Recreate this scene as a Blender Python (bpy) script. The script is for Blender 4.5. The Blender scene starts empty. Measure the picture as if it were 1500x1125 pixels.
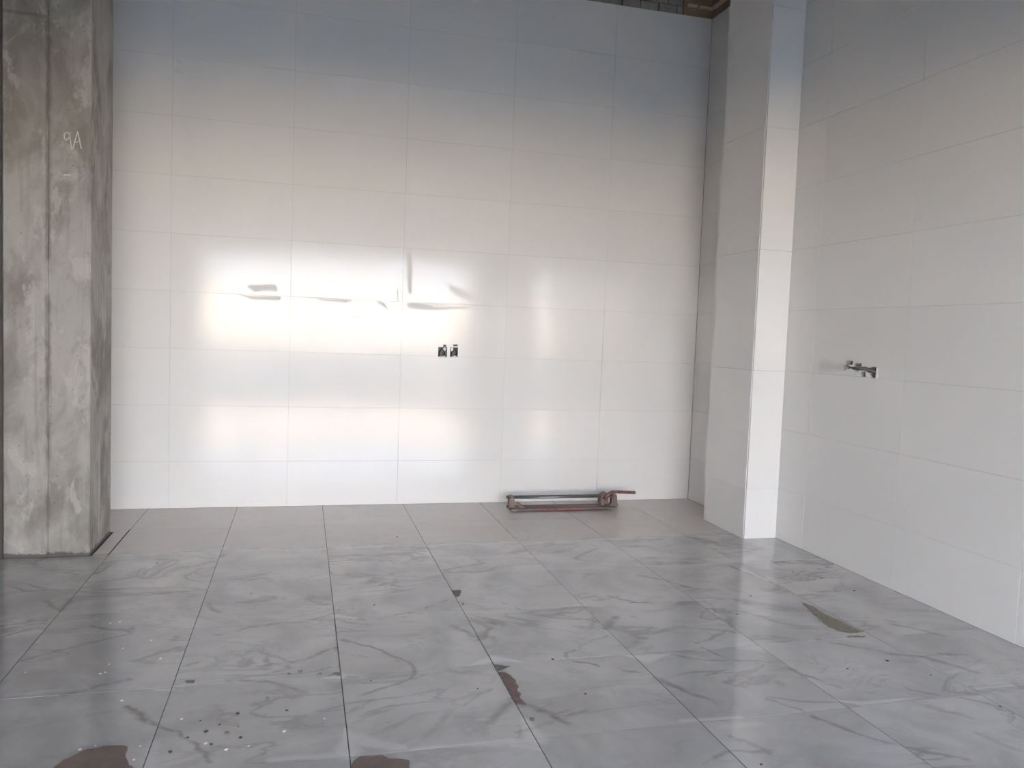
import bpy, math, random
import numpy as np
from mathutils import Matrix, Vector
random.seed(7)
C = bpy.context.scene.collection
SC = bpy.context.scene

# ------------------------------------------------------------------ camera
F_PX = 1163.63
YAW, PITCH, ROLL = .2592, -.0615, .0371
CAM = np.array([1.3452, -8.9851, 1.9731])
def axes():
    ca, sa, cb, sb, cc, sc = (math.cos(YAW), math.sin(YAW), math.cos(PITCH), math.sin(PITCH), math.cos(ROLL), math.sin(ROLL))
    f = np.array([sa*cb, ca*cb, sb]); r0 = np.array([ca, -sa, 0]); u0 = np.cross(r0, f)
    return cc*r0+sc*u0, -sc*r0+cc*u0, f
R_, U_, F_ = axes()
cd = bpy.data.cameras.new('camera'); cam = bpy.data.objects.new('camera', cd); C.objects.link(cam)
cd.sensor_width = 36; cd.lens = F_PX*36/1500; cd.clip_start = .05; cd.clip_end = 300
cam.matrix_world = Matrix(((R_[0], U_[0], -F_[0], CAM[0]), (R_[1], U_[1], -F_[1], CAM[1]), (R_[2], U_[2], -F_[2], CAM[2]), (0, 0, 0, 1)))
SC.camera = cam
def at(x, y, axis, val):
    """point of the place that the photograph shows at pixel x, y on the plane axis = val"""
    d = F_+(x-750)/F_PX*R_-(y-562.5)/F_PX*U_
    t = (val-CAM[axis])/d[axis]
    return CAM+t*d
def fl(x, y): return at(x, y, 2, 0.)

# ------------------------------------------------------------------ world, sun, exposure
SUN_ELEV = math.radians(17.2)
w = bpy.data.worlds.new('sky'); SC.world = w; w.use_nodes = True
wt = w.node_tree; bg = wt.nodes['Background']
tc = wt.nodes.new('ShaderNodeTexCoord'); sx = wt.nodes.new('ShaderNodeSeparateXYZ'); wt.links.new(tc.outputs['Generated'], sx.inputs[0])
mr = wt.nodes.new('ShaderNodeMapRange'); wt.links.new(sx.outputs[2], mr.inputs['Value']); mr.inputs['From Min'].default_value = .0; mr.inputs['From Max'].default_value = .40
mx = wt.nodes.new('ShaderNodeMix'); mx.data_type = 'RGBA'; wt.links.new(mr.outputs[0], mx.inputs[0])
mx.inputs[6].default_value = (.81, .855, .93, 1)      # pale haze at the horizon
mx.inputs[7].default_value = (.50, .69, 1.0, 1)      # blue higher up
wt.links.new(mx.outputs[2], bg.inputs['Color']); bg.inputs['Strength'].default_value = 4.0
sl = bpy.data.lights.new('sun', 'SUN'); sl.energy = 23.0; sl.color = (1.0, .86, .68); sl.angle = .012
so = bpy.data.objects.new('sun', sl); C.objects.link(so)
so.rotation_euler = (Vector((0, math.cos(SUN_ELEV), math.sin(SUN_ELEV)))).to_track_quat('Z', 'Y').to_euler()
so.location = (0, 30, 20)
vs = SC.view_settings
SC.display_settings.display_device = 'sRGB'
vs.view_transform = 'Standard'; vs.look = 'None'; vs.gamma = 1.0; vs.use_curve_mapping = False
vs.exposure = 2.2
SC.cycles.diffuse_bounces = 8; SC.cycles.max_bounces = 14; SC.cycles.glossy_bounces = 5
SC.cycles.use_denoising = True

# ------------------------------------------------------------------ materials
class NT:
    def __init__(s, name):
        m = bpy.data.materials.new(name); m.use_nodes = True
        s.m = m; s.t = m.node_tree; s.b = s.t.nodes['Principled BSDF']
        s.geo = None
    def n(s, typ, **k):
        o = s.t.nodes.new(typ)
        for a, v in k.items(): setattr(o, a, v)
        return o
    def put(s, sock, v):
        if hasattr(v, 'is_linked'): s.t.links.new(v, sock)
        else: sock.default_value = v
    def math(s, op, a, b=0., c=0., clamp=False):
        o = s.n('ShaderNodeMath', operation=op, use_clamp=clamp)
        for i, v in enumerate((a, b, c)): s.put(o.inputs[i], v)
        return o.outputs[0]
    def vec(s, op, a, b=(0, 0, 0), scale=None):
        o = s.n('ShaderNodeVectorMath', operation=op)
        s.put(o.inputs[0], a)
        if scale is None: s.put(o.inputs[1], b)
        else: s.put(o.inputs['Scale'], scale)
        return o.outputs['Value'] if op in ('DOT_PRODUCT', 'LENGTH') else o.outputs[0]
    def pos(s):
        if s.geo is None: s.geo = s.n('ShaderNodeNewGeometry')
        return s.geo.outputs['Position']
    def noise(s, v, scale, detail=3., rough=.5, dist=0., col=False):
        o = s.n('ShaderNodeTexNoise'); s.put(o.inputs['Vector'], v)
        o.inputs['Scale'].default_value = scale; o.inputs['Detail'].default_value = detail
        o.inputs['Roughness'].default_value = rough; o.inputs['Distortion'].default_value = dist
        return o.outputs['Color'] if col else o.outputs[0]
    def ramp(s, v, lo, hi, a=0., b=1., smooth=True):
        o = s.n('ShaderNodeMapRange', interpolation_type='SMOOTHSTEP' if smooth else 'LINEAR')
        s.put(o.inputs['Value'], v)
        for k, x in (('From Min', lo), ('From Max', hi), ('To Min', a), ('To Max', b)): s.put(o.inputs[k], x)
        return o.outputs[0]
    def mix(s, f, a, b):
        o = s.n('ShaderNodeMix', data_type='RGBA'); o.clamp_factor = True
        s.put(o.inputs[0], f)
        for i, v in ((6, a), (7, b)): s.put(o.inputs[i], v if hasattr(v, 'is_linked') else (*v, 1))
        return o.outputs[2]
    def bump(s, h, dist, strength=1.):
        o = s.n('ShaderNodeBump'); o.inputs['Distance'].default_value = dist; o.inputs['Strength'].default_value = strength
        s.put(o.inputs['Height'], h); s.t.links.new(o.outputs[0], s.b.inputs['Normal'])
    def seg(s, P, a, b, wa, wb, hard=0.):
        """mask of a tapered stroke from a to b on the surface"""
        a = Vector(a); b = Vector(b); ba = b-a
        pa = s.vec('SUBTRACT', P, tuple(a))
        t = s.math('MULTIPLY', s.vec('DOT_PRODUCT', pa, tuple(ba)), 1/max(ba.length_squared, 1e-9), clamp=True)
        q = s.vec('SUBTRACT', pa, s.vec('SCALE', tuple(ba), scale=t))
        d = s.vec('LENGTH', q)
        wd = s.math('MULTIPLY_ADD', t, wb-wa, wa)
        return s.ramp(s.math('DIVIDE', d, wd), 1., hard)
    def setb(s, **k):
        for a, v in k.items():
            sock = s.b.inputs[a.replace('_', ' ')]
            if isinstance(v, tuple) and len(v) == 3: v = (*v, 1)
            s.put(sock, v)

def plain(name, col, rough=.7, metal=0., var=.12, scale=8., bump=0.):
    n = NT(name); P = n.pos()
    f = n.noise(P, scale, 4)
    c = n.mix(f, tuple(x*(1-var) for x in col), tuple(min(1, x*(1+var)) for x in col))
    n.setb(Base_Color=c, Roughness=rough, Metallic=metal)
    if bump: n.bump(n.noise(P, scale*3, 4), bump)
    return n.m

WALLCOL = (.82, .815, .805)
def wall_mat(name, segs=(), base=WALLCOL, rough=.11, stain=.22, hard=.35):
    n = NT(name); P = n.pos()
    oi = n.n('ShaderNodeObjectInfo').outputs['Random']
    f = n.noise(P, 1.6, 4, .6)
    c = n.mix(f, tuple(x*.965 for x in base), tuple(min(1, x*1.03) for x in base))
    # faint tile-to-tile tone and dust
    c = n.mix(n.math('MULTIPLY', oi, .10), c, (.66, .64, .60))
    dust = n.ramp(n.noise(n.vec('MULTIPLY', P, (1, 1, .35)), 2.3, 6, .65), .45, .75)
    r = n.math('MULTIPLY_ADD', dust, .10, rough)
    if segs:
        Pd = n.vec('ADD', P, n.vec('SCALE', n.vec('SUBTRACT', n.noise(P, 7, 4, .6, col=True), (.5, .5, .5)), scale=.10))
        m = None
        for a, b, wa, wb, k in segs:
            x = n.math('MULTIPLY', n.seg(Pd, a, b, wa, wb, hard), k)
            m = x if m is None else n.math('MAXIMUM', m, x)
        c = n.mix(n.math('MULTIPLY', m, stain), c, (.50, .47, .44))
        r = n.math('ADD', r, n.math('MULTIPLY', m, .5 if stain < .5 else 0.), clamp=True)
    n.setb(Base_Color=c, Roughness=r)
    n.b.inputs['IOR'].default_value = 1.4
    n.bump(n.noise(P, 3.2, 3, .5), .0012)
    return n.m

VEIN, WHITE = 0, 1
def floor_mat(name, segs=()):
    n = NT(name); P = n.pos()
    oi = n.n('ShaderNodeObjectInfo').outputs['Random']
    off = n.vec('SCALE', (13.7, 7.3, 5.1), scale=oi)
    Q = n.vec('ADD', P, off)
    cl = n.noise(Q, 1.5, 5, .6, .6)
    c = n.mix(n.ramp(cl, .32, .68), (.46, .448, .438), (.62, .607, .595))
    # fine drifting veins, each tile its own
    Qs = n.vec('MULTIPLY', Q, (1., 2.1, 1.))
    rid = n.math('ABSOLUTE', n.math('SUBTRACT', n.noise(Qs, .9, 5, .55, 1.1), .5))
    vm = n.math('MULTIPLY', n.ramp(rid, .034, .0), n.ramp(n.noise(Q, 1.1, 2), .42, .62))
    c = n.mix(n.math('MULTIPLY', vm, .5), c, (.27, .245, .225))
    rid2 = n.math('ABSOLUTE', n.math('SUBTRACT', n.noise(Qs, 2.4, 5, .6, .9), .5))
    c = n.mix(n.math('MULTIPLY', n.ramp(rid2, .03, 0.), n.math('MULTIPLY', n.ramp(n.noise(Q, 2.0, 2), .5, .68), .35)), c, (.34, .325, .31))
    if segs:
        Pd = n.vec('ADD', P, n.vec('SCALE', n.vec('SUBTRACT', n.noise(P, 5, 5, .6, col=True), (.5, .5, .5)), scale=.14))
        Pw = n.vec('ADD', P, n.vec('SCALE', n.vec('SUBTRACT', n.noise(P, 4, 3, .5, col=True), (.5, .5, .5)), scale=.05))
        mv = mw = None
        for a, b, wa, wb, k, typ in segs:
            if typ == VEIN:
                x = n.math('MULTIPLY', n.seg(Pd, a, b, wa*1.35, wb*1.35), k)
                mv = x if mv is None else n.math('MAXIMUM', mv, x)
            else:
                x = n.math('MULTIPLY', n.seg(Pw, a, b, wa, wb, .25 if wa != wb else .0), k)
                mw = x if mw is None else n.math('MAXIMUM', mw, x)
        if mw is not None: c = n.mix(n.math('MULTIPLY', mw, .7), c, (.76, .745, .725))
        if mv is not None:
            mv = n.math('MULTIPLY', mv, n.ramp(n.noise(P, 9, 4, .6), .25, .6, .45, 1.))
            c = n.mix(n.math('MULTIPLY', mv, .85), c, (.225, .20, .18))
    # building dust, thick on the two strips of tile nearest the wall
    xyz = n.n('ShaderNodeSeparateXYZ'); n.put(xyz.inputs[0], P)
    yy = n.math('ADD', xyz.outputs[1], n.math('MULTIPLY', n.math('SUBTRACT', n.noise(P, 2.2, 4, .6), .5), .25))
    near = n.ramp(yy, -1.86, -1.66)
    blot = n.ramp(n.noise(n.vec('MULTIPLY', P, (1, 2, 1)), 1.7, 4, .5), .15, .75)
    dust = n.math('MULTIPLY', near, n.math('MULTIPLY_ADD', blot, .28, .55))
    c = n.mix(dust, c, (.66, .60, .56))
    grime = n.ramp(n.noise(P, 5.5, 6, .65), .52, .75)
    c = n.mix(n.math('MULTIPLY', grime, .16), c, (.36, .32, .29))
    r = n.math('MULTIPLY_ADD', grime, .08, .055)
    r = n.math('ADD', r, n.math('MULTIPLY', dust, .38), clamp=True)
    n.setb(Base_Color=c, Roughness=r)
    n.b.inputs['IOR'].default_value = 1.9
    n.bump(n.noise(P, 2.6, 2, .5), .0004)
    return n.m

def concrete_mat():
    n = NT('raw_concrete'); P = n.pos()
    Pv = n.vec('MULTIPLY', P, (1, 1, .55))
    big = n.noise(Pv, 2.6, 7, .62, .5)
    c = n.mix(n.ramp(big, .34, .62), (.235, .218, .195), (.40, .385, .36))
    pat = n.ramp(n.noise(n.vec('ADD', Pv, (3, 9, 4)), 4.2, 7, .68, .4), .52, .60)
    c = n.mix(n.math('MULTIPLY', pat, .6), c, (.49, .47, .44))
    str_ = n.ramp(n.noise(n.vec('MULTIPLY', P, (14, 14, .7)), 1.4, 4, .6), .5, .72)
    c = n.mix(n.math('MULTIPLY', str_, .35), c, (.20, .185, .165))
    xyz = n.n('ShaderNodeSeparateXYZ'); n.put(xyz.inputs[0], P)
    x, z = xyz.outputs[0], xyz.outputs[2]
    # rough lighter-and-darker scar along the shutter joint, and a pour line
    sx = n.math('ADD', x, n.math('MULTIPLY', n.math('SUBTRACT', n.noise(P, 9, 5, .7), .5), .05))
    scar = n.math('MULTIPLY', n.ramp(n.math('ABSOLUTE', n.math('SUBTRACT', sx, -.655)), .032, .006), n.ramp(n.noise(P, 3, 3), .35, .55))
    c = n.mix(n.math('MULTIPLY', scar, .65), c, (.155, .14, .125))
    zz = n.math('ADD', z, n.math('MULTIPLY', n.math('SUBTRACT', n.noise(P, 6, 3), .5), .03))
    line = n.math('MULTIPLY', n.ramp(n.math('ABSOLUTE', n.math('SUBTRACT', zz, 4.36)), .022, .004), n.ramp(x, -.64, -.68))
    c = n.mix(n.math('MULTIPLY', line, .5), c, (.15, .135, .12))
    pits = n.ramp(n.noise(P, 42, 2, .5), .70, .76)
    c = n.mix(n.math('MULTIPLY', pits, .6), c, (.13, .125, .12))
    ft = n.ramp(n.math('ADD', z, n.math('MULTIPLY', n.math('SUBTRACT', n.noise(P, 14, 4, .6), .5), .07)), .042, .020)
    c = n.mix(n.math('MULTIPLY', ft, .85), c, (.085, .08, .075))  # dark gap at the column's foot, its shade painted into the concrete colour
    n.setb(Base_Color=c, Roughness=.88)
    n.bump(n.math('SUBTRACT', n.noise(P, 12, 8, .7), n.math('MULTIPLY', pits, .4)), .010, .6)
    return n.m

M = dict(
    grout=plain('pale_grout', (.52, .50, .48), .85, bump=.001),
    dark_grout=plain('dark_floor_grout', (.075, .07, .065), .9, bump=.001),
    mortar=plain('grey_mortar', (.165, .155, .14), .95, scale=14, var=.35, bump=.004),
    plaster=plain('grey_plaster', (.17, .155, .14), .9, scale=4, var=.2, bump=.003),
    concrete=concrete_mat(),
    soffit=plain('dark_soffit', (.07, .062, .052), .9, scale=5, var=.3),
    brick=plain('grey_block', (.31, .29, .255), .95, scale=16, var=.4, bump=.005),
    board=plain('brown_board', (.30, .225, .15), .75, scale=6, var=.35, bump=.002),
    batten=plain('pale_batten', (.68, .60, .47), .6, scale=10, var=.2),
    rust=plain('rusty_brown_paint', (.20, .145, .125), .6, .15, .45, 22, .001),
    redrust=plain('worn_red_paint', (.225, .10, .095), .5, .1, .45, 26, .001),
    steel=plain('dull_dark_steel', (.20, .205, .215), .38, .8, .3, 12),
    recess=plain('box_dark_grey', (.19, .19, .185), .8, 0, .4, 60, .002),
    cable=plain('dark_cable', (.035, .035, .035), .5, 0, .2),
    greywire=plain('grey_conduit', (.27, .27, .265), .6, 0, .25, 40),
    chip=plain('white_chip', (.86, .86, .84), .8, 0, .06, 30, .001),
    chalk=plain('chalk_line', (.62, .60, .56), .95, 0, .25, 60),
    card=plain('brown_card', (.27, .205, .17), .85, 0, .40, 9, .002),
    mud=plain('brown_mud', (.26, .185, .16), .9, 0, .35, 30, .004),
    greymud=plain('grey_dried_mud', (.23, .21, .19), .9, 0, .4, 40, .004),
    olive=plain('olive_dirt', (.29, .255, .20), .9, 0, .55, 35, .004),
    darkcrumb=plain('dark_grit', (.07, .065, .06), .9, 0, .3, 50),
    street=plain('street_dust', (.25, .225, .195), .95, 0, .12, .5),
    facade=plain('sunny_render', (.76, .68, .59), .9, 0, .06, .5),
    facade_dark=plain('shutter_grey', (.30, .27, .24), .7, 0, .15, 1.),
)

# ------------------------------------------------------------------ mesh helpers
def link(name, me, parent=None, mat=None):
    o = bpy.data.objects.new(name, me); C.objects.link(o)
    if parent is not None: o.parent = parent
    if mat is not None and me is not None:
        if not me.materials: me.materials.append(mat)
        else:
            o.material_slots[0].link = 'OBJECT'; o.material_slots[0].material = mat
    return o
def tag(o, label=None, cat=None, group=None, kind=None):
    if label: o['label'] = label
    if cat: o['category'] = cat
    if group: o['group'] = group
    if kind: o['kind'] = kind
    return o
def empty(name, loc=(0, 0, 0)):
    o = bpy.data.objects.new(name, None); C.objects.link(o); o.location = loc; o.empty_display_size = .1
    return o
def mesh(name, v, f):
    me = bpy.data.meshes.new(name); me.from_pydata([tuple(map(float, p)) for p in v], [], f); me.update(); return me
class MB:
    def __init__(s): s.v = []; s.f = []
    def add(s, v, f):
        k = len(s.v); s.v += [tuple(map(float, p)) for p in v]; s.f += [tuple(i+k for i in q) for q in f]; return s
    def box(s, x0, x1, y0, y1, z0, z1, c=0.):
        if x0 > x1: x0, x1 = x1, x0
        if y0 > y1: y0, y1 = y1, y0
        if z0 > z1: z0, z1 = z1, z0
        if c <= 0:
            v = [(x, y, z) for z in (z0, z1) for y in (y0, y1) for x in (x0, x1)]
            return s.add(v, [(0, 2, 3, 1), (4, 5, 7, 6), (0, 1, 5, 4), (2, 6, 7, 3), (0, 4, 6, 2), (1, 3, 7, 5)])
        # chamfered along the vertical edges and the top and bottom rims
        def ring(z, i):
            a, b, d, e = x0+i, x1-i, y0+i, y1-i
            return [(a+c, d, z), (b-c, d, z), (b, d+c, z), (b, e-c, z), (b-c, e, z), (a+c, e, z), (a, e-c, z), (a, d+c, z)]
        v = ring(z0, c*.7)+ring(z0+c, 0)+ring(z1-c, 0)+ring(z1, c*.7)
        f = [tuple(range(7, -1, -1)), tuple(range(24, 32))]
        for r in range(3):
            for i in range(8):
                j = (i+1) % 8; f.append((r*8+i, r*8+j, r*8+8+j, r*8+8+i))
        return s.add(v, f)
    def prism(s, poly, a, b, ax=2):
        """2D outline swept from a to b along axis ax (0 x, 1 y, 2 z)"""
        n = len(poly)
        def mk(p, h): return {0: (h, p[0], p[1]), 1: (p[0], h, p[1]), 2: (p[0], p[1], h)}[ax]
        v = [mk(p, a) for p in poly]+[mk(p, b) for p in poly]
        f = [tuple(range(n-1, -1, -1)), tuple(range(n, 2*n))]+[(i, (i+1) % n, n+(i+1) % n, n+i) for i in range(n)]
        return s.add(v, f)
    def tube(s, pts, r, n=8, cap=True):
        pts = [Vector(p) for p in pts]; rings = []
        for i, p in enumerate(pts):
            d = (pts[min(i+1, len(pts)-1)]-pts[max(i-1, 0)]).normalized()
            up = Vector((0, 0, 1)) if abs(d.z) < .9 else Vector((1, 0, 0))
            a = d.cross(up).normalized(); b = d.cross(a)
            rr = r[i] if isinstance(r, (list, tuple)) else r
            rings.append([p+a*rr*math.cos(2*math.pi*k/n)+b*rr*math.sin(2*math.pi*k/n) for k in range(n)])
        v = [q for R in rings for q in R]; f = []
        for i in range(len(pts)-1):
            for k in range(n):
                j = (k+1) % n; f.append((i*n+k, i*n+j, i*n+n+j, i*n+n+k))
        if cap: f += [tuple(range(n-1, -1, -1)), tuple(range(len(v)-n, len(v)))]
        return s.add(v, f)
    def build(s, name, mat, parent=None, smooth=False):
        me = mesh(name, s.v, s.f); me.materials.append(mat)
        import bmesh
        bm = bmesh.new(); bm.from_mesh(me); bmesh.ops.recalc_face_normals(bm, faces=bm.faces); bm.to_mesh(me); bm.free()
        if smooth:
            for p in me.polygons: p.use_smooth = True
        return link(name, me, parent)

def plate(w, h, t, c=.0012):
    """tile: front face at local z = 0, chamfered front rim, centred"""
    a, b = w/2, h/2
    v = [(-a, -b, -t), (a, -b, -t), (a, b, -t), (-a, b, -t), (-a, -b, -c), (a, -b, -c), (a, b, -c), (-a, b, -c),
         (-a+c, -b+c, 0), (a-c, -b+c, 0), (a-c, b-c, 0), (-a+c, b-c, 0)]
    f = [(3, 2, 1, 0)]+[(i, (i+1) % 4, 4+(i+1) % 4, 4+i) for i in range(4)]+[(4+i, 4+(i+1) % 4, 8+(i+1) % 4, 8+i) for i in range(4)]+[(8, 9, 10, 11)]
    return mesh('tile', v, f)
def holed(x0, x1, y0, y1, t, holes):
    """plate with rectangular holes, kept in the surface's own coordinates"""
    xs = sorted({x0, x1, *[min(max(v, x0), x1) for h in holes for v in h[:2]]})
    ys = sorted({y0, y1, *[min(max(v, y0), y1) for h in holes for v in h[2:]]})
    keep = {}
    for i in range(len(xs)-1):
        for j in range(len(ys)-1):
            mx, my = (xs[i]+xs[i+1])/2, (ys[j]+ys[j+1])/2
            keep[i, j] = not any(h[0] < mx < h[1] and h[2] < my < h[3] for h in holes)
    v = []; f = []; idx = {}
    def V(i, j, k):
        if (i, j, k) not in idx: idx[i, j, k] = len(v); v.append((xs[i], ys[j], -t if k else 0.))
        return idx[i, j, k]
    for (i, j), ok in keep.items():
        if not ok: continue
        f.append((V(i, j, 0), V(i+1, j, 0), V(i+1, j+1, 0), V(i, j+1, 0)))
        f.append((V(i, j+1, 1), V(i+1, j+1, 1), V(i+1, j, 1), V(i, j, 1)))
        for di, dj, (p, q) in ((-1, 0, ((i, j+1), (i, j))), (1, 0, ((i+1, j), (i+1, j+1))), (0, -1, ((i, j), (i+1, j))), (0, 1, ((i+1, j+1), (i, j+1)))):
            if not keep.get((i+di, j+dj), False): f.append((V(*q, 0), V(*p, 0), V(*p, 1), V(*q, 1)))
    return mesh('tile', v, f)

BACK = Matrix(((1, 0, 0, 0), (0, 0, -1, 0), (0, 1, 0, 0), (0, 0, 0, 1)))      # local x,y,z -> x, z, -y
RIGHT = Matrix(((0, 0, -1, 0), (-1, 0, 0, 0), (0, 1, 0, 0), (0, 0, 0, 1)))    # local x -> -y, y -> z, z -> -x
FLOOR = Matrix.Identity(4)
PLATES = {}
def tile(parent, basis, origin, u0, u1, v0, v1, mat, t=.010, gu=.0008, gv=.0008, tilt=.0, holes=(), proud=0.):
    """one tile of a surface; u, v are the surface's own axes"""
    jit = Matrix.Rotation(random.uniform(-1, 1)*tilt*1.5, 4, 'X') @ Matrix.Rotation(random.uniform(-1, 1)*tilt, 4, 'Y')
    base = Matrix.Translation(origin) @ basis
    hs = [h for h in holes if h[1] > u0 and h[0] < u1 and h[3] > v0 and h[2] < v1]
    if hs:
        me = holed(u0+gu, u1-gu, v0+gv, v1-gv, t, hs)
        o = link('tile', me, parent, mat); o.matrix_world = base
        return o
    w, h = round(u1-u0-2*gu, 4), round(v1-v0-2*gv, 4)
    key = (w, h, t)
    if key not in PLATES: PLATES[key] = plate(w, h, t)
    o = link('tile', PLATES[key], parent, mat)
    o.matrix_world = base @ Matrix.Translation(((u0+u1)/2, (v0+v1)/2, proud)) @ jit
    return o

# ------------------------------------------------------------------ dimensions
XL, XR = -.99, 6.072          # left wall, right wall
TOP = 5.886                   # top of the wall tiles
ROOF = 6.34
FRONT = -11.5                 # inner face of the shop front
HEAD = 3.70                   # underside of the shop-front lintel
PX0, PY0, PY1 = 5.700, -1.925, -1.085      # tiled pillar: left face, front face, back face
CX0, CX1, CY0, CY1 = -.985, -.345, -1.772, -1.02   # concrete column
FT, FX, FY = .896, 1.5943, -1.7846        # floor tile, joint origin

ROWS = [0., .501]+[.501+.6*k for k in range(1, 9)]+[TOP]
# openings cut for sockets (u, v in the wall's own axes)
b0, b1 = at(641.5, 523.5, 1, 0), at(655, 508.5, 1, 0)
b2, b3 = at(659, 523.5, 1, 0), at(671, 509, 1, 0)
SOCK = [(b0[0], b1[0], b0[2]+.004, b1[2]), (b2[0], b3[0], b2[2]+.004, b3[2])]
SOCK += [(SOCK[0][1]-.045, SOCK[0][1]-.012, SOCK[0][3]-.001, SOCK[0][3]+.028), (SOCK[1][0]+.035, SOCK[1][0]+.085, SOCK[1][3]+.012, SOCK[1][3]+.034)]
def rw(x, y):
    p = at(x, y, 0, XR); return (-p[1], p[2])
def rrect(x0, y0, x1, y1):
    xm, ym = (x0+x1)/2, (y0+y1)/2
    ua, ub = rw(x0, ym)[0], rw(x1, ym)[0]; va, vb = rw(xm, y1)[1], rw(xm, y0)[1]
    return (ua, ub, va, vb)
RHOLE = [rrect(*q) for q in ((1275, 537.5, 1284.5, 553.5), (1261, 543.5, 1268.5, 552), (1236, 535, 1241.5, 543), (1239, 528.5, 1249, 534.5), (1240, 534, 1253, 541.5),
                             (1251, 536.5, 1258, 544), (1252.5, 532, 1262, 536.2), (1256, 537, 1270, 543), (1266, 538.5, 1277, 546))]

# ------------------------------------------------------------------ structure: shell
def struct(name, mb, mat, label):
    return tag(mb.build(name, mat), label, kind='structure')
BED = .012
wall_back = tag(link('wall_back', holed(XL, XR, 0, TOP, .05, SOCK), None, M['grout']), 'back wall faced with glossy off-white wall tiles', kind='structure')
wall_back.matrix_world = Matrix.Translation((0, .0045, 0)) @ BACK
wall_right = tag(link('wall_right', holed(0, 6.2, 0, TOP, .05, RHOLE), None, M['grout']), 'right wall faced with pale grey-looking glossy tiles', kind='structure')
wall_right.matrix_world = Matrix.Translation((XR+.0045, 0, 0)) @ RIGHT
core = MB().box(XL-.3, XR+.3, .0535, .3, -.05, ROOF).build('masonry_core', M['mortar'], wall_back)
core.matrix_world = Matrix.Identity(4)
core = MB().box(XR+.0535, 11.0, -6.2, .3, -.05, ROOF).build('masonry_core', M['mortar'], wall_right)
core.matrix_world = Matrix.Identity(4)
wall_left = struct('wall_left', MB().box(XL-.3, XL, FRONT-.25, .3, -.05, ROOF), M['plaster'], 'bare grey plaster wall on the left behind the concrete column')
fb = MB().box(XL-.01, 11.0, FRONT-.25, .02, -.10, -.0015)
floor = struct('floor', fb, M['dark_grout'], 'polished grey marble tile floor with brown veins')
ceiling = struct('ceiling', MB().box(XL-.3, 11.3, FRONT-.25, .3, ROOF+.05, ROOF+.35).box(XL-.3, 11.3, FRONT-.25, FRONT-.05, ROOF+.35, 8.0), M['soffit'], 'dark unfinished roof soffit above the tiled walls')
wr2 = struct('wall_side', MB().box(11.0, 11.3, FRONT-.25, .3, -.05, ROOF+.05), M['plaster'], 'plaster wall closing the shop on the far right')
fr = MB().box(XL, 11.0, FRONT-.25, FRONT, HEAD, ROOF+.05)           # lintel
for a, b in ((5.6, 7.4), (10.5, 11.0)): fr.box(a, b, FRONT-.25, FRONT, -.05, HEAD)
wall_front = struct('wall_front', fr, M['plaster'], 'open shop front behind the viewer with wide lintel and pier')
# outside
struct('sky_block_porch', MB().box(-30, 40, FRONT-6.0, FRONT-.25, 4.5, 4.75), M['soffit'], 'unseen porch roof added to block the high sky from the shop front')  # unseen canopy, added to keep high blue sky off the shop floor
struct('street', MB().box(-60, 60, -80, FRONT-.25, -.2, -.03), M['street'], 'dusty street outside the open shop front')
fa = MB().box(-44, 46, -44, -33, -.1, 3.7)
for i in range(-6, 7): fa.box(i*6.2-.35, i*6.2+.35, -33, -32.75, 0, 3.7)
struct('facade_opposite', fa, M['facade'], 'sunlit low building across the street')
for k, (x0, x1, z0, z1) in enumerate(((-6.2, -4.3, 1.2, 2.9), (-1.9, -.4, 2.3, 3.0), (1.6, 2.7, 1.9, 3.1), (4.1, 6.0, 2.5, 3.0), (9.0, 11.3, 1.1, 3.0), (14.6, 16.4, 1.6, 3.0))):  # unseen dark panels, added to vary the bright facade mirrored in the tiles
    struct('window_added_%d' % (k+1), MB().box(x0, x1, -24.66-8.36, -24.6-8.36, z0, z1).box(x0-.08, x1+.08, -24.6-8.4, -24.55-8.36, z0-.08, z0), M['facade_dark'], 'unseen shuttered opening added to break up the facade in the reflections')
struct('sun_block_left', MB().box(-45, XL-.31, FRONT-.2, 2, -.1, 8.), M['plaster'], 'unseen block added left of the shop to keep sun off the street')  # unseen mass, added to extend the shop's shadow along the street
struct('sun_block_right', MB().box(11.31, 50, FRONT-.2, 2, -.1, 8.), M['plaster'], 'unseen block added right of the shop to keep sun off the street')  # same added sun blocker on the other side

# ------------------------------------------------------------------ wall tiles
def wp(x, y): return tuple(at(x, y, 1, 0.))
SMUDGE = [  # dried adhesive smears on the back wall: px a, px b, half-width m, strength
    ((368, 420), (402, 422), .045, .045, .8), ((368, 435), (408, 437), .03, .035, .9), ((340, 432), (366, 434), .012, .012, .6),
    ((598, 365), (601, 425), .05, .035, .7), ((601, 447), (640, 452), .055, .03, .9), ((640, 451), (700, 452), .03, .012, .7), ((612, 440), (650, 446), .016, .016, .7),
    ((664, 424), (700, 440), .06, .02, .6), ((495, 466), (528, 463), .014, .012, .6), ((470, 438), (515, 441), .03, .02, .6),
    ((555, 442), (566, 452), .03, .02, .8), ((583, 420), (584, 440), .015, .02, .7), ((246, 430), (262, 432), .07, .07, .6), ((255, 430), (258, 455), .05, .01, .6), ((247, 440), (243, 470), .02, .02, .5),
    ((790, 436), (808, 435), .03, .03, .5), ((818, 466), (836, 464), .012, .012, .5), ((895, 472), (900, 478), .02, .02, .5), ((262, 88), (264, 92), .04, .03, 1.), ((260, 103), (266, 107), .05, .03, 1.),
    ((369, 681), (383, 681), .035, .035, .45), ((880, 440), (884, 450), .03, .02, .5),
]
WSEG = [(wp(*a), wp(*b), wa, wb, k) for a, b, wa, wb, k in SMUDGE]
wbase = wall_mat('glossy_wall_tile')
COLS = [XL, 0.]+[1.2098*k for k in range(1, 5)]+[XR-.004]
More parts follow.
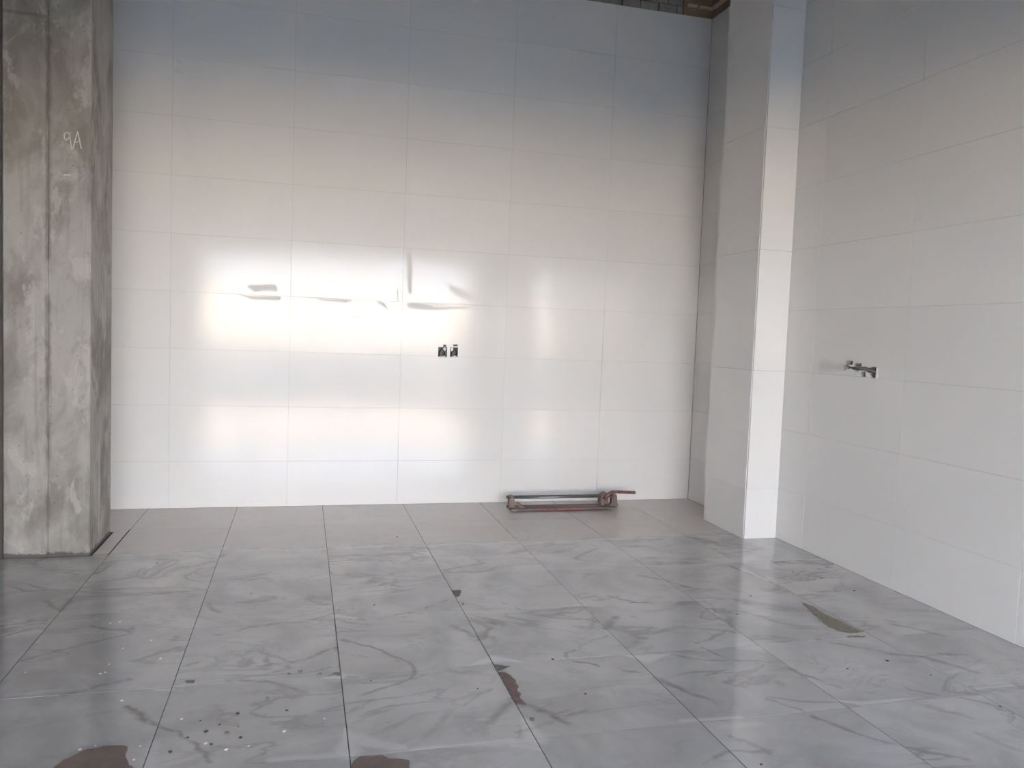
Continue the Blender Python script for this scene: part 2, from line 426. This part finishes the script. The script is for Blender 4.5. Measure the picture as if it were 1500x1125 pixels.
for i in range(len(COLS)-1):
    for j in range(len(ROWS)-1):
        u0, u1, v0, v1 = COLS[i], COLS[i+1], ROWS[j], ROWS[j+1]
        sg = [s for s in WSEG if min(s[0][0], s[1][0])-.15 < u1 and max(s[0][0], s[1][0])+.15 > u0 and min(s[0][2], s[1][2])-.15 < v1 and max(s[0][2], s[1][2])+.15 > v0]
        m = wall_mat('glossy_wall_tile_smeared', sg) if sg else wbase
        tile(wall_back, BACK, (0, 0, 0), u0, u1, v0, v1, m, tilt=.0020, holes=SOCK, proud=random.uniform(-.0008, .0008))
RC = [0., 1.16, 2.36, 3.56, 4.76, 5.96, 6.2]
rsm = [((XR, -2.50, 1.79), (XR, -2.80, 1.79), .10, .05, .35)]
wsm = wall_mat('glossy_wall_tile_dusty', rsm, stain=1.3, hard=0.)
for i in range(len(RC)-1):
    for j in range(len(ROWS)-1):
        m = wsm if (RC[i] in (1.16, 2.36) and 1.0 < ROWS[j] < 2.0) else wbase
        tile(wall_right, RIGHT, (XR, 0, 0), RC[i], RC[i+1], ROWS[j]+(.02 if j else 0), ROWS[j+1]+(.02 if j < 9 else 0), m, tilt=.0018, holes=RHOLE, proud=random.uniform(-.0008, .0008))

# tiled pillar
pil = empty('tiled_pillar', (0, 0, 0)); pil.location = ((PX0+XR)/2, (PY0+PY1)/2, 0)
tag(pil, 'square pillar clad in pale tiles standing against the right wall', 'pillar')
def keep(o, par):
    mw = o.matrix_world.copy(); o.parent = par; o.matrix_parent_inverse = Matrix.Translation(-Vector(par.location)); return o
def under(par, o):
    o.parent = par; o.matrix_parent_inverse = Matrix.Translation(-Vector(par.location)); return o
under(pil, MB().box(PX0+.012, XR-.0005, PY0+.012, PY1-.002, 0, ROOF).build('pillar_core', M['mortar']))
PR = [0., .51, 1.71, 2.91, 4.11, 5.27, ROOF]
for j in range(len(PR)-1):
    o = tile(None, BACK, (0, PY0, 0), PX0+.009, XR-.003, PR[j], PR[j+1], wbase, tilt=.0015); under(pil, o)
    o = tile(None, RIGHT, (PX0, 0, 0), -PY1+.004, -PY0-.013, PR[j], PR[j+1], wbase, tilt=.0012); under(pil, o)

# ------------------------------------------------------------------ floor tiles
V_ = [  # veins and pale wedges seen on the marble: pixel polyline, half-widths m, strength, kind
    ([(67, 880), (87, 893), (107, 877)], .03, .6, 0), ([(133, 917), (200, 925), (110, 947), (30, 968)], .02, .6, 0), ([(213, 905), (187, 923)], .02, .4, 0),
    ([(93, 1018), (187, 995)], .02, .7, 0), ([(187, 1037), (228, 1064)], .028, 1., 0), ([(233, 1068), (260, 1072), (313, 1113)], .018, .8, 0),
    ([(267, 977), (310, 965)], .012, .6, 0), ([(230, 953), (277, 945)], .012, .5, 0), ([(317, 932), (383, 915), (453, 911)], .014, .7, 0),
    ([(333, 998), (387, 997), (443, 1013)], .02, .7, 0), ([(377, 977), (433, 970), (493, 950)], .022, .6, 0), ([(300, 883), (320, 897)], .03, .5, 0),
    ([(567, 903), (610, 897), (650, 880)], .013, .8, 0), ([(497, 937), (543, 947), (600, 970), (610, 982)], .018, .75, 0),
    ([(610, 983), (600, 993), (543, 1013), (517, 1023)], .018, .8, 0), ([(497, 957), (550, 962), (607, 973)], .010, .7, 0),
    ([(663, 917), (697, 932)], .03, .7, 0), ([(720, 913), (703, 937)], .03, .7, 0), ([(600, 1097), (660, 1043)], .03, .4, 0), ([(660, 1043), (720, 1010)], .015, .4, 0),
    ([(753, 1023), (720, 1057)], .035, .6, 0), ([(767, 1030), (833, 1060)], .026, .8, 0), ([(833, 966), (829, 957), (867, 940), (887, 932)], .017, .8, 0),
    ([(833, 966), (900, 980), (950, 988)], .017, .8, 0), ([(727, 880), (763, 892)], .014, .7, 0), ([(540, 1030), (500, 1050)], .02, .4, 0),
    ([(932, 843), (975, 850), (1010, 861)], .022, .8, 0), ([(1000, 827), (1030, 823)], .025, .6, 0), ([(893, 874), (931, 883), (952, 882)], .022, .7, 0),
    ([(1010, 787), (1045, 794)], .05, .7, 0), ([(914, 800), (950, 800)], .05, .5, 0), ([(886, 920), (900, 904)], .035, .8, 0),
    ([(1033, 881), (1073, 916)], .018, .6, 0), ([(1062, 900), (1075, 917)], .03, .5, 0), ([(1022, 944), (1061, 923)], .018, .6, 0), ([(1029, 951), (1071, 967), (1145, 973)], .018, .7, 0),
    ([(963, 995), (1000, 1009)], .03, .7, 0), ([(1000, 1010), (1045, 1030)], .026, .7, 0), ([(1160, 980), (1190, 992), (1233, 1007)], .024, .8, 0), ([(1123, 1023), (1177, 1040)], .02, .6, 0),
    ([(1193, 1050), (1267, 1080), (1333, 1097), (1417, 1113)], .022, .7, 0), ([(1033, 1120), (1063, 1100), (1130, 1097)], .02, .6, 0), ([(1067, 1077), (1127, 1100)], .02, .6, 0),
    ([(1200, 937), (1267, 950), (1350, 963), (1430, 983)], .024, .6, 0), ([(1377, 957), (1413, 960)], .03, .6, 0), ([(1327, 1007), (1370, 1017)], .022, .6, 0),
    ([(1067, 828), (1130, 853)], .02, .7, 0), ([(1133, 822), (1165, 826)], .03, .5, 0), ([(930, 903), (930, 903.5)], .03, .4, 0), ([(1310, 915), (1380, 930)], .03, .5, 0), ([(1270, 905), (1340, 915)], .02, .4, 0),
    ([(1340, 1030), (1420, 1050)], .03, .5, 0), ([(1430, 1075), (1500, 1100)], .03, .4, 0), ([(860, 1040), (760, 1075)], .02, .35, 0),
    # pale wedges
    ([(684, 976), (722, 966)], (.004, .07), 1., 1), ([(722, 966), (770, 970)], (.07, .004), 1., 1), ([(470, 994), (499, 992)], (.006, .05), 1., 1), ([(499, 988), (532, 989)], (.03, .004), .9, 1),
    ([(493, 903), (528, 906)], (.05, .006), .8, 1), ([(620, 897), (705, 896)], .02, .7, 1), ([(400, 1113), (512, 1106)], .05, .7, 1), ([(505, 1066), (510, 1103)], (.006, .10), .9, 1),
    ([(514, 1082), (600, 1098)], (.09, .03), .8, 1), ([(600, 1098), (783, 1082)], (.02, .04), .9, 1), ([(763, 1047), (783, 1081)], (.008, .10), .9, 1), ([(750, 1090), (792, 1098)], .03, .8, 1),
    ([(842, 886), (882, 888)], .035, .8, 1), ([(910, 959), (946, 966)], (.006, .07), 1., 1), ([(946, 966), (984, 957)], (.07, .006), 1., 1), ([(986, 881), (1045, 878)], .02, .8, 1),
    ([(1020, 954), (1085, 946)], .012, .9, 1), ([(1085, 948), (1115, 950)], .07, .6, 1), ([(1000, 1056), (1085, 1050)], .035, .8, 1), ([(1060, 1064), (1112, 1060)], .05, .5, 1),
    ([(1226, 1026), (1262, 1031)], (.01, .045), 1., 1), ([(1262, 1031), (1347, 1022)], (.04, .012), 1., 1), ([(1430, 1008), (1485, 1005)], .03, .7, 1), ([(1390, 985), (1440, 975)], .04, .5, 1),
    ([(1205, 832), (1220, 836)], .04, .6, 1), ([(10, 1018), (90, 1010)], .03, .4, 1), ([(20, 930), (62, 925)], .02, .6, 1), ([(225, 1090), (215, 1122)], .06, .5, 1), ([(935, 828), (975, 830)], .03, .7, 1),
    ([(1085, 833), (1125, 850)], .03, .6, 1), ([(228, 1010), (250, 1010)], .03, .8, 1),
]
FSEG = []
for pl, wd, k, typ in V_:
    wa, wb = wd if isinstance(wd, tuple) else (wd, wd)
    q = [tuple(fl(*p)) for p in pl]; n = len(q)-1
    for i in range(n):
        FSEG.append((q[i], q[i+1], wa+(wb-wa)*i/n, wa+(wb-wa)*(i+1)/n, k, typ))
fbase = floor_mat('grey_marble_tile')
fxs = [XL]+[FX+FT*k for k in range(-2, 5)]+[XR]
fys = [0.]+[FY+FT*(1-k) for k in range(0, 13)]+[FRONT]
hole = [(CX0-.02, CX1+.022, CY0-.012, CY1+.05)]
for i in range(len(fxs)-1):
    for j in range(len(fys)-1):
        u0, u1, v1, v0 = fxs[i], fxs[i+1], fys[j], fys[j+1]
        sg = [s for s in FSEG if min(s[0][0], s[1][0])-.12 < u1 and max(s[0][0], s[1][0])+.12 > u0 and min(s[0][1], s[1][1])-.12 < v1 and max(s[0][1], s[1][1])+.12 > v0]
        m = floor_mat('grey_marble_tile_veined', sg) if sg else fbase
        wide = (i == 0 and j == 1)
        tile(floor, FLOOR, (0, 0, 0), u0, u1-(.008 if wide else 0), v0, v1, m, t=.010, gu=.0022, gv=.0012, tilt=.0007, holes=hole, proud=0)
# the shop floor carries on past the end of the right wall
k = 0
x = XR
while x < 10.9:
    for j in range(7, len(fys)-1):
        tile(floor, FLOOR, (0, 0, 0), x, min(x+FT, 10.99), fys[j+1], fys[j], fbase, gu=.002, gv=.0012, tilt=.0007)
    x += FT

# ------------------------------------------------------------------ concrete column
col = empty('concrete_column', ((CX0+CX1)/2, (CY0+CY1)/2, 0))
tag(col, 'raw grey concrete column with chalk marks beside the left wall', 'column')
ch = .012; g = .008
prof = [(CX0+.012, CY0), (-.660-g, CY0), (-.656, CY0+.008), (-.650, CY0), (CX1-ch, CY0), (CX1, CY0+ch), (CX1, -1.46), (CX1-.010, -1.452), (CX1, -1.444), (CX1, CY1), (CX0, CY1), (CX0, CY0+.012)]
under(col, MB().prism(prof, -.004, ROOF+.04).build('shaft', M['concrete']))
def stroke(pts, wd):
    mb = MB()
    for a, b in zip(pts[:-1], pts[1:]):
        pa, pb = at(*a, 1, CY0), at(*b, 1, CY0)
        d = (pb-pa); L = math.hypot(d[0], d[2]); d = d/L; nx, nz = -d[2]*wd/2, d[0]*wd/2
        ex, ez = d[0]*wd*.3, d[2]*wd*.3
        q = [(pa[0]+nx-ex, pa[2]+nz-ez), (pa[0]-nx-ex, pa[2]-nz-ez), (pb[0]-nx+ex, pb[2]-nz+ez), (pb[0]+nx+ex, pb[2]+nz+ez)]
        mb.prism(q, CY0-.0012, CY0+.001, 1)
    return mb
nine = [(102, 196), (97, 193.5), (94, 197), (94.5, 203), (98, 205), (102, 201), (102.2, 194), (103, 206), (105, 218)]
under(col, stroke(nine, .009).build('chalk_numeral', M['chalk']))
eight = [(107, 217.5), (110, 206), (114, 193), (116, 203), (119, 217.5)]
under(col, stroke(eight, .009).build('chalk_numeral', M['chalk']))
under(col, stroke([(108.5, 206.5), (112, 209), (116, 206)], .006).build('chalk_mark', M['chalk']))
under(col, stroke([(94, 256), (103, 256.6)], .010).build('chalk_mark', M['chalk']))

# ------------------------------------------------------------------ masonry and soffit above the tiles
random.seed(3)
bl, bh = .235, .092
for r in range(5):
    x = XL+.02-(r % 2)*bl/2
    while x < 5.66:
        a, b = max(x, XL), min(x+bl-.012, 5.68)
        if b-a > .05 and x > 2.2:
            y0 = .010+random.uniform(-.006, .008)
            z0 = TOP+.004+r*(bh+.010)
            if z0+bh < ROOF+.04:
                MB().box(a, b, y0, .056, z0, z0+bh, .004).build('brick', M['brick'], wall_back).matrix_world = Matrix.Identity(4)
        x += bl
MB().box(5.70, XR+.04, .016, .055, TOP, TOP+.115, .003).build('wall_plank', M['board'], wall_back).matrix_world = Matrix.Identity(4)
MB().box(5.70, XR+.04, .018, .055, TOP+.125, ROOF, .003).build('wall_plank', M['board'], wall_back).matrix_world = Matrix.Identity(4)
for k in range(1):
    MB().box(XR+.012, XR+.053, -1.07, .01, TOP, TOP+.10, .003).build('wall_plank', M['board'], wall_right).matrix_world = Matrix.Identity(4)
    MB().box(XR+.018, XR+.053, -1.07, .01, TOP+.125, ROOF, .003).build('wall_plank', M['board'], wall_right).matrix_world = Matrix.Identity(4)
t1 = struct('trim_1', MB().box(5.73, 5.855, -.035, .016, TOP+.105, TOP+.125, .003).box(5.885, XR, -.035, .016, TOP+.100, TOP+.122, .003), M['batten'], 'pale batten along the top of the back wall in the corner')
t2 = struct('trim_2', MB().box(XR-.040, XR+.012, -1.07, -.036, TOP+.10, TOP+.125, .003), M['batten'], 'pale batten along the top of the right wall behind the pillar')
for k in range(14):       # ceiling boards
    y1 = -.02-k*.30
    MB().box(XL, XR, y1-.29, y1, ROOF+.02, ROOF+.045, .004).build('ceiling_board', M['board'], ceiling).matrix_world = Matrix.Identity(4)

# ------------------------------------------------------------------ socket boxes
def back_box(u0, u1, v0, v1, label, flip):
    root = empty('socket_box', ((u0+u1)/2, 0, v0)); tag(root, label, 'socket box')
    d = .046; t = .004
    mb = MB()
    mb.box(u0+.001, u1-.001, d-.004, d, v0+.001, v1-.001)
    mb.box(u0+.001, u0+t, .013, d-.004, v0+.001, v1-.001).box(u1-t, u1-.001, .013, d-.004, v0+.001, v1-.001)
    mb.box(u0+t, u1-t, .013, d-.004, v0+.001, v0+t).box(u0+t, u1-t, .013, d-.004, v1-t, v1-.001)
    under(root, mb.build('back_box', M['recess']))
    um = (u0+u1)/2; s = -1 if flip else 1
    under(root, MB().tube([(um-s*.03, d-.006, v0+.02), (um-s*.035, .012, v0+.06), (um-s*.01, -.004, v1-.02), (um+s*.02, .004, v1-.05), (um+s*.03, .03, v0+.03)], .007, 8).build('wire', M['cable'], smooth=True))
    under(root, MB().tube([(um+s*.012, d-.006, v0+.015), (um+s*.014, .018, v0+.05), (um+s*.022, .016, v1-.035), (um+s*.016, d-.008, v1-.01)], .012, 8).build('conduit', M['greywire'], smooth=True))
    for q in ([(um+s*.005, v1-.05), (um+s*.030, v1-.045), (um+s*.040, v1-.015), (um+s*.022, v1+.002), (um+s*.008, v1-.02)],
              [(u0+.004, v0+.006), (u1-.01, v0+.004), (um+.02, v0+.017), (um-.015, v0+.010)]):
        under(root, MB().prism(q, .001, .012, 1).build('plaster_lump', M['chip']))
    return root
back_box(*SOCK[0], 'left one of the two open socket boxes in the back wall', False)
back_box(*SOCK[1], 'right one of the two open socket boxes in the back wall', True)
# rough knocked-out opening on the right wall
def rthing():
    a = rw(1260, 552)
    root = empty('wall_chase', (XR, -a[0], a[1])); tag(root, 'rough chased opening with broken plaster in the right wall', 'wall opening')
    def rp(mb, px, d0, d1):
        poly = [(-rw(*p)[0], rw(*p)[1]) for p in px]
        return mb.prism(poly, XR+d0, XR+d1, 0)
    h = RHOLE[0]
    mb = MB().box(XR+.044, XR+.050, -h[1]+.001, -h[0]-.001, h[2]+.001, h[3]-.001)
    for a_, b_ in ((-h[1]+.001, -h[1]+.005), (-h[0]-.005, -h[0]-.001)): mb.box(XR+.013, XR+.044, a_, b_, h[2]+.001, h[3]-.001)
    under(root, mb.build('back_box', M['recess']))
    h = RHOLE[1]
    under(root, MB().box(XR+.030, XR+.050, -h[1]+.001, -h[0]-.001, h[2]+.001, h[3]-.001).build('knockout', M['recess']))
    pts = [(XR+.022, -rw(*p)[0], rw(*p)[1]) for p in ((1239, 536), (1249, 536), (1257, 539), (1268, 541), (1280, 545))]
    under(root, MB().tube(pts, .010, 8).build('conduit', M['greywire'], smooth=True))
    for px in ([(1268.5, 544), (1272, 546), (1277, 552), (1274, 553.5), (1269, 552)], [(1257, 547), (1261, 549), (1262, 551.5), (1257, 551.5)], [(1243, 535), (1250, 534), (1254, 536.3), (1248, 537.5)],
               [(1238, 542.5), (1247, 539.8), (1248, 541.2), (1239, 543.6)], [(1261, 542.6), (1268, 543), (1266, 544.4), (1261, 544)], [(1284.6, 538), (1286.2, 539), (1285.6, 555), (1283, 554.6)]):
        mb = MB(); rp(mb, px, -.006, .006)
        under(root, mb.build('plaster_lump', M['chip']))
rthing()

# ------------------------------------------------------------------ tile cutter by the wall
YC = -.40
def cp(cx, cy, y=YC): return at(700+cx/5.357, 680+cy/5.357, 1, y)
xa, xb = fl(744.5, 750.3)[0]+.03, fl(906, 747)[0]-.01
ctr = empty('tile_cutter', ((xa+xb)/2, YC, 0)); tag(ctr, 'rusty manual tile cutter with steel rail and lever lying by the back wall', 'tile cutter')
y0, y1 = -.52, -.30
bp_ = MB().box(xa, xb, y0, y1, .012, .030, .003)
under(ctr, bp_.build('base_plate', M['rust']))
tag(under(ctr, MB().box(xa+.30, xb-.42, y0-.004, y0+.018, .008, .034, .003).build('front_strip', M['redrust'])), 'strip with worn red paint')
for x in (xa+.03, xb-.07):
    for y in (y0+.02, y1-.05): under(ctr, MB().box(x, x+.04, y, y+.03, 0, .012).build('foot', M['steel']))
zr = float(cp(620, 252)[2]); ym = (y0+y1)/2
pxl = cp(258, 300)[0]
post = [(-.030, .03), (.040, .03), (.036, .10), (.030, zr+.006), (.022, zr+.022), (-.020, zr+.022), (-.028, zr+.006)]
under(ctr, MB().prism([(pxl+p[0], p[1]) for p in post], ym-.035, ym+.035, 1).build('end_post', M['rust']))
brace = [(pxl+.045, .105), (pxl+.075, .10), (pxl+.165, .03), (pxl+.09, .03)]
under(ctr, MB().prism(brace, ym-.05, ym-.035, 1).build('brace', M['rust']))
pxr = cp(1058, 300)[0]
post = [(-.055, .03), (.055, .03), (.040, .07), (.034, zr-.01), (.026, zr+.020), (-.022, zr+.026), (-.034, zr+.01), (-.030, .07)]
under(ctr, MB().prism([(pxr+p[0], p[1]) for p in post], ym-.035, ym+.035, 1).build('end_post', M['rust']))
for x in (pxl, pxr):
    under(ctr, MB().tube([(x, ym-.043, zr), (x, ym-.033, zr)], .011, 8).build('bolt', M['steel']))
for dy in (-.022, .022):
    under(ctr, MB().tube([(pxl-.05, ym+dy, zr), (pxr+.02, ym+dy, zr)], .0155, 10).build('rail', M['steel'], smooth=True))
pc = cp(980, 290)[0]
carr = [(pc-.050, zr-.085), (pc+.045, zr-.085), (pc+.050, zr-.02), (pc+.045, zr+.03), (pc+.02, zr+.045), (pc-.03, zr+.02), (pc-.048, zr-.02)]
under(ctr, MB().prism(carr, ym-.050, ym+.050, 1).build('carriage', M['rust']))
wheel = MB().tube([(pc-.005, ym-.006, zr-.095), (pc-.005, ym+.006, zr-.095)], .022, 14)
under(ctr, wheel.build('scoring_wheel', M['steel']))
h = [cp(975, 268), cp(1005, 232), cp(1035, 210), cp(1080, 209), cp(1216, 214)]
h = [(p[0], ym-.052+.0, p[2]) for p in h]
lev = MB()
for a, b in zip(h[:-1], h[1:]):
    pass
lv = under(ctr, MB().tube(h, [.026, .025, .020, .016, .016], 8).build('lever', M['redrust'], smooth=True))
under(ctr, MB().tube([h[3], h[4]], [.018, .0185], 10).build('grip', M['redrust'], smooth=True))

# ------------------------------------------------------------------ scraps and dirt on the floor
def scrap(name, px, mat, label, cat, t=.003, group=None):
    pts = [fl(*p) for p in px]; c = sum(pts)/len(pts)
    poly = []
    rnd = random.Random(len(px)*7+int(px[0][0]))
    for i in range(len(pts)):                       # roughen the outline
        a, b = pts[i]-c, pts[(i+1) % len(pts)]-c
        L = np.linalg.norm(b-a); n = max(1, int(L/.025))
        for k in range(n):
            p = a+(b-a)*k/n
            poly.append((p[0]+rnd.uniform(-.010, .010)*(k > 0), p[1]+rnd.uniform(-.010, .010)*(k > 0)))
    area = sum(poly[i][0]*poly[(i+1) % len(poly)][1]-poly[(i+1) % len(poly)][0]*poly[i][1] for i in range(len(poly)))
    if area < 0: poly.reverse()
    top = [(x*.97, y*.97) for x, y in poly]; n = len(poly)
    v = [(x, y, .0002) for x, y in poly]+[(x, y, t+rnd.uniform(-.2, .3)*t) for x, y in top]
    f = [tuple(range(n-1, -1, -1)), tuple(range(n, 2*n))]+[(i, (i+1) % n, n+(i+1) % n, n+i) for i in range(n)]
    me = mesh(name, v, f); me.materials.append(mat)
    o = link(name, me); o.location = (c[0], c[1], .0006)
    return tag(o, label, cat, group)
def c2(*p): return [(400+x/3, 750+y/3) for x, y in p]
def c4(*p): return [(1000+x/3, 750+y/3) for x, y in p]
scrap('cardboard_scrap', [(60, 1150), (76, 1127), (92, 1114), (120, 1101), (150, 1094), (180, 1092.5), (187, 1099), (188, 1117), (196, 1128), (205, 1150)], M['card'], 'brown cardboard piece lying in the bottom left corner of the floor', 'scrap', .004)
scrap('mud_patch', c2((972, 671), (1045, 679), (1012, 697), (990, 702)), M['greymud'], 'small grey-brown flake at the upper tip of the brown patch', 'mud')
scrap('mud_patch', c2((992, 704), (1020, 706), (1052, 730), (1078, 762), (1084, 818), (1110, 848), (1068, 846), (1030, 778)), M['mud'], 'long brown mud patch along the joint in the middle of the floor', 'mud')
scrap('mud_patch', c2((385, 1075), (480, 1069), (512, 1086), (600, 1094), (592, 1135), (520, 1180), (340, 1180), (352, 1100)), M['card'], 'brown mud patch at the bottom edge below the pale tile joint', 'mud')
scrap('mud_patch', c4((525, 400), (570, 413), (620, 450), (680, 472), (760, 514), (800, 524), (740, 534), (690, 527), (640, 505), (580, 455)), M['olive'], 'olive-brown streak of dried dirt right of the pillar reflection', 'mud')
scrap('mud_patch', c4((722, 546), (803, 545), (803, 551), (724, 553)), M['olive'], 'thin dirt line just below the olive-brown streak', 'mud', .002)
scrap('mud_patch', c2((786, 345), (826, 344), (824, 364), (802, 375), (796, 360)), M['greymud'], 'small dark crumbly patch beside a joint in mid floor', 'mud')
scrap('mud_patch', c2((240, 720), (270, 707), (296, 705), (296, 722)), M['greymud'], 'dark flake against the joint left of centre', 'mud')
scrap('mud_patch', [(271, 998), (286, 997), (284, 1001), (273, 1001)], M['greymud'], 'small dark flake alone on the left tile', 'mud')

rnd = random.Random(5)
def crumb_mesh(seed):
    r = random.Random(seed)
    v = [(0, 0, 1)]+[(math.cos(a)*r.uniform(.7, 1.2), math.sin(a)*r.uniform(.7, 1.2), r.uniform(.35, .6)) for a in [k*math.pi/3 for k in range(6)]]
    v += [(x*.8, y*.8, 0) for x, y, z in v[1:7]]
    f = [(0, 1+k, 1+(k+1) % 6) for k in range(6)]+[(1+k, 7+k, 7+(k+1) % 6, 1+(k+1) % 6) for k in range(6)]+[(12, 11, 10, 9, 8, 7)]
    return mesh('crumb', v, f)
def crumbs(px, mat, label, group, sz, name):
    ms = []
    for s in range(3):
        m = crumb_mesh(s); m.materials.append(mat); ms.append(m)
    for i, (x, y) in enumerate(px):
        o = link(name, ms[i % 3]); p = fl(x, y); s = sz*rnd.uniform(.6, 1.2)
        o.location = (p[0], p[1], .0004); o.scale = (s, s*rnd.uniform(.7, 1.1), s*.6); o.rotation_euler.z = rnd.uniform(0, 6)
        tag(o, label, 'grit', group)
def k1(*p): return [(x/3, 750+y/3) for x, y in p]
crumbs(k1((485, 490), (525, 485), (540, 600), (705, 645), (480, 670), (440, 712), (463, 705), (112, 705), (535, 830), (797, 912), (905, 1018), (995, 1045), (1093, 1030), (1250, 965), (1425, 910), (420, 1028), (617, 1030), (588, 1090), (665, 565), (900, 965), (350, 1045)),
       M['chip'], 'tiny white crumb of plaster on the left half of the marble floor', 'white plaster crumbs on the floor', .0085, 'plaster_crumb')
crumbs(k1((1045, 887), (1047, 945), (1058, 992), (905, 967), (825, 992), (965, 935), (1260, 873), (880, 918), (747, 1055), (928, 1022), (1035, 14), (690, 225), (1105, 360))+c2((430, 742), (835, 405), (290, 430), (445, 410), (1230, 648), (545, 110), (900, 777), (1372, 800))
       + c4((755, 347), (300, 370), (725, 690), (900, 655), (1090, 718), (1395, 855), (345, 1110), (485, 265), (240, 450), (610, 290)),
       M['darkcrumb'], 'tiny dark speck of grit loose on the marble floor', 'dark specks of grit on the floor', .0095, 'grit_speck')
crumbs(k1((998, 972), (1175, 820), (1270, 712), (1320, 702), (1405, 713))+c2((1138, 912),), M['greymud'], 'larger grey-brown crumb of dried dirt on the front floor tiles', 'larger dirt crumbs on the floor', .015, 'dirt_crumb')
bpy.context.view_layer.update()
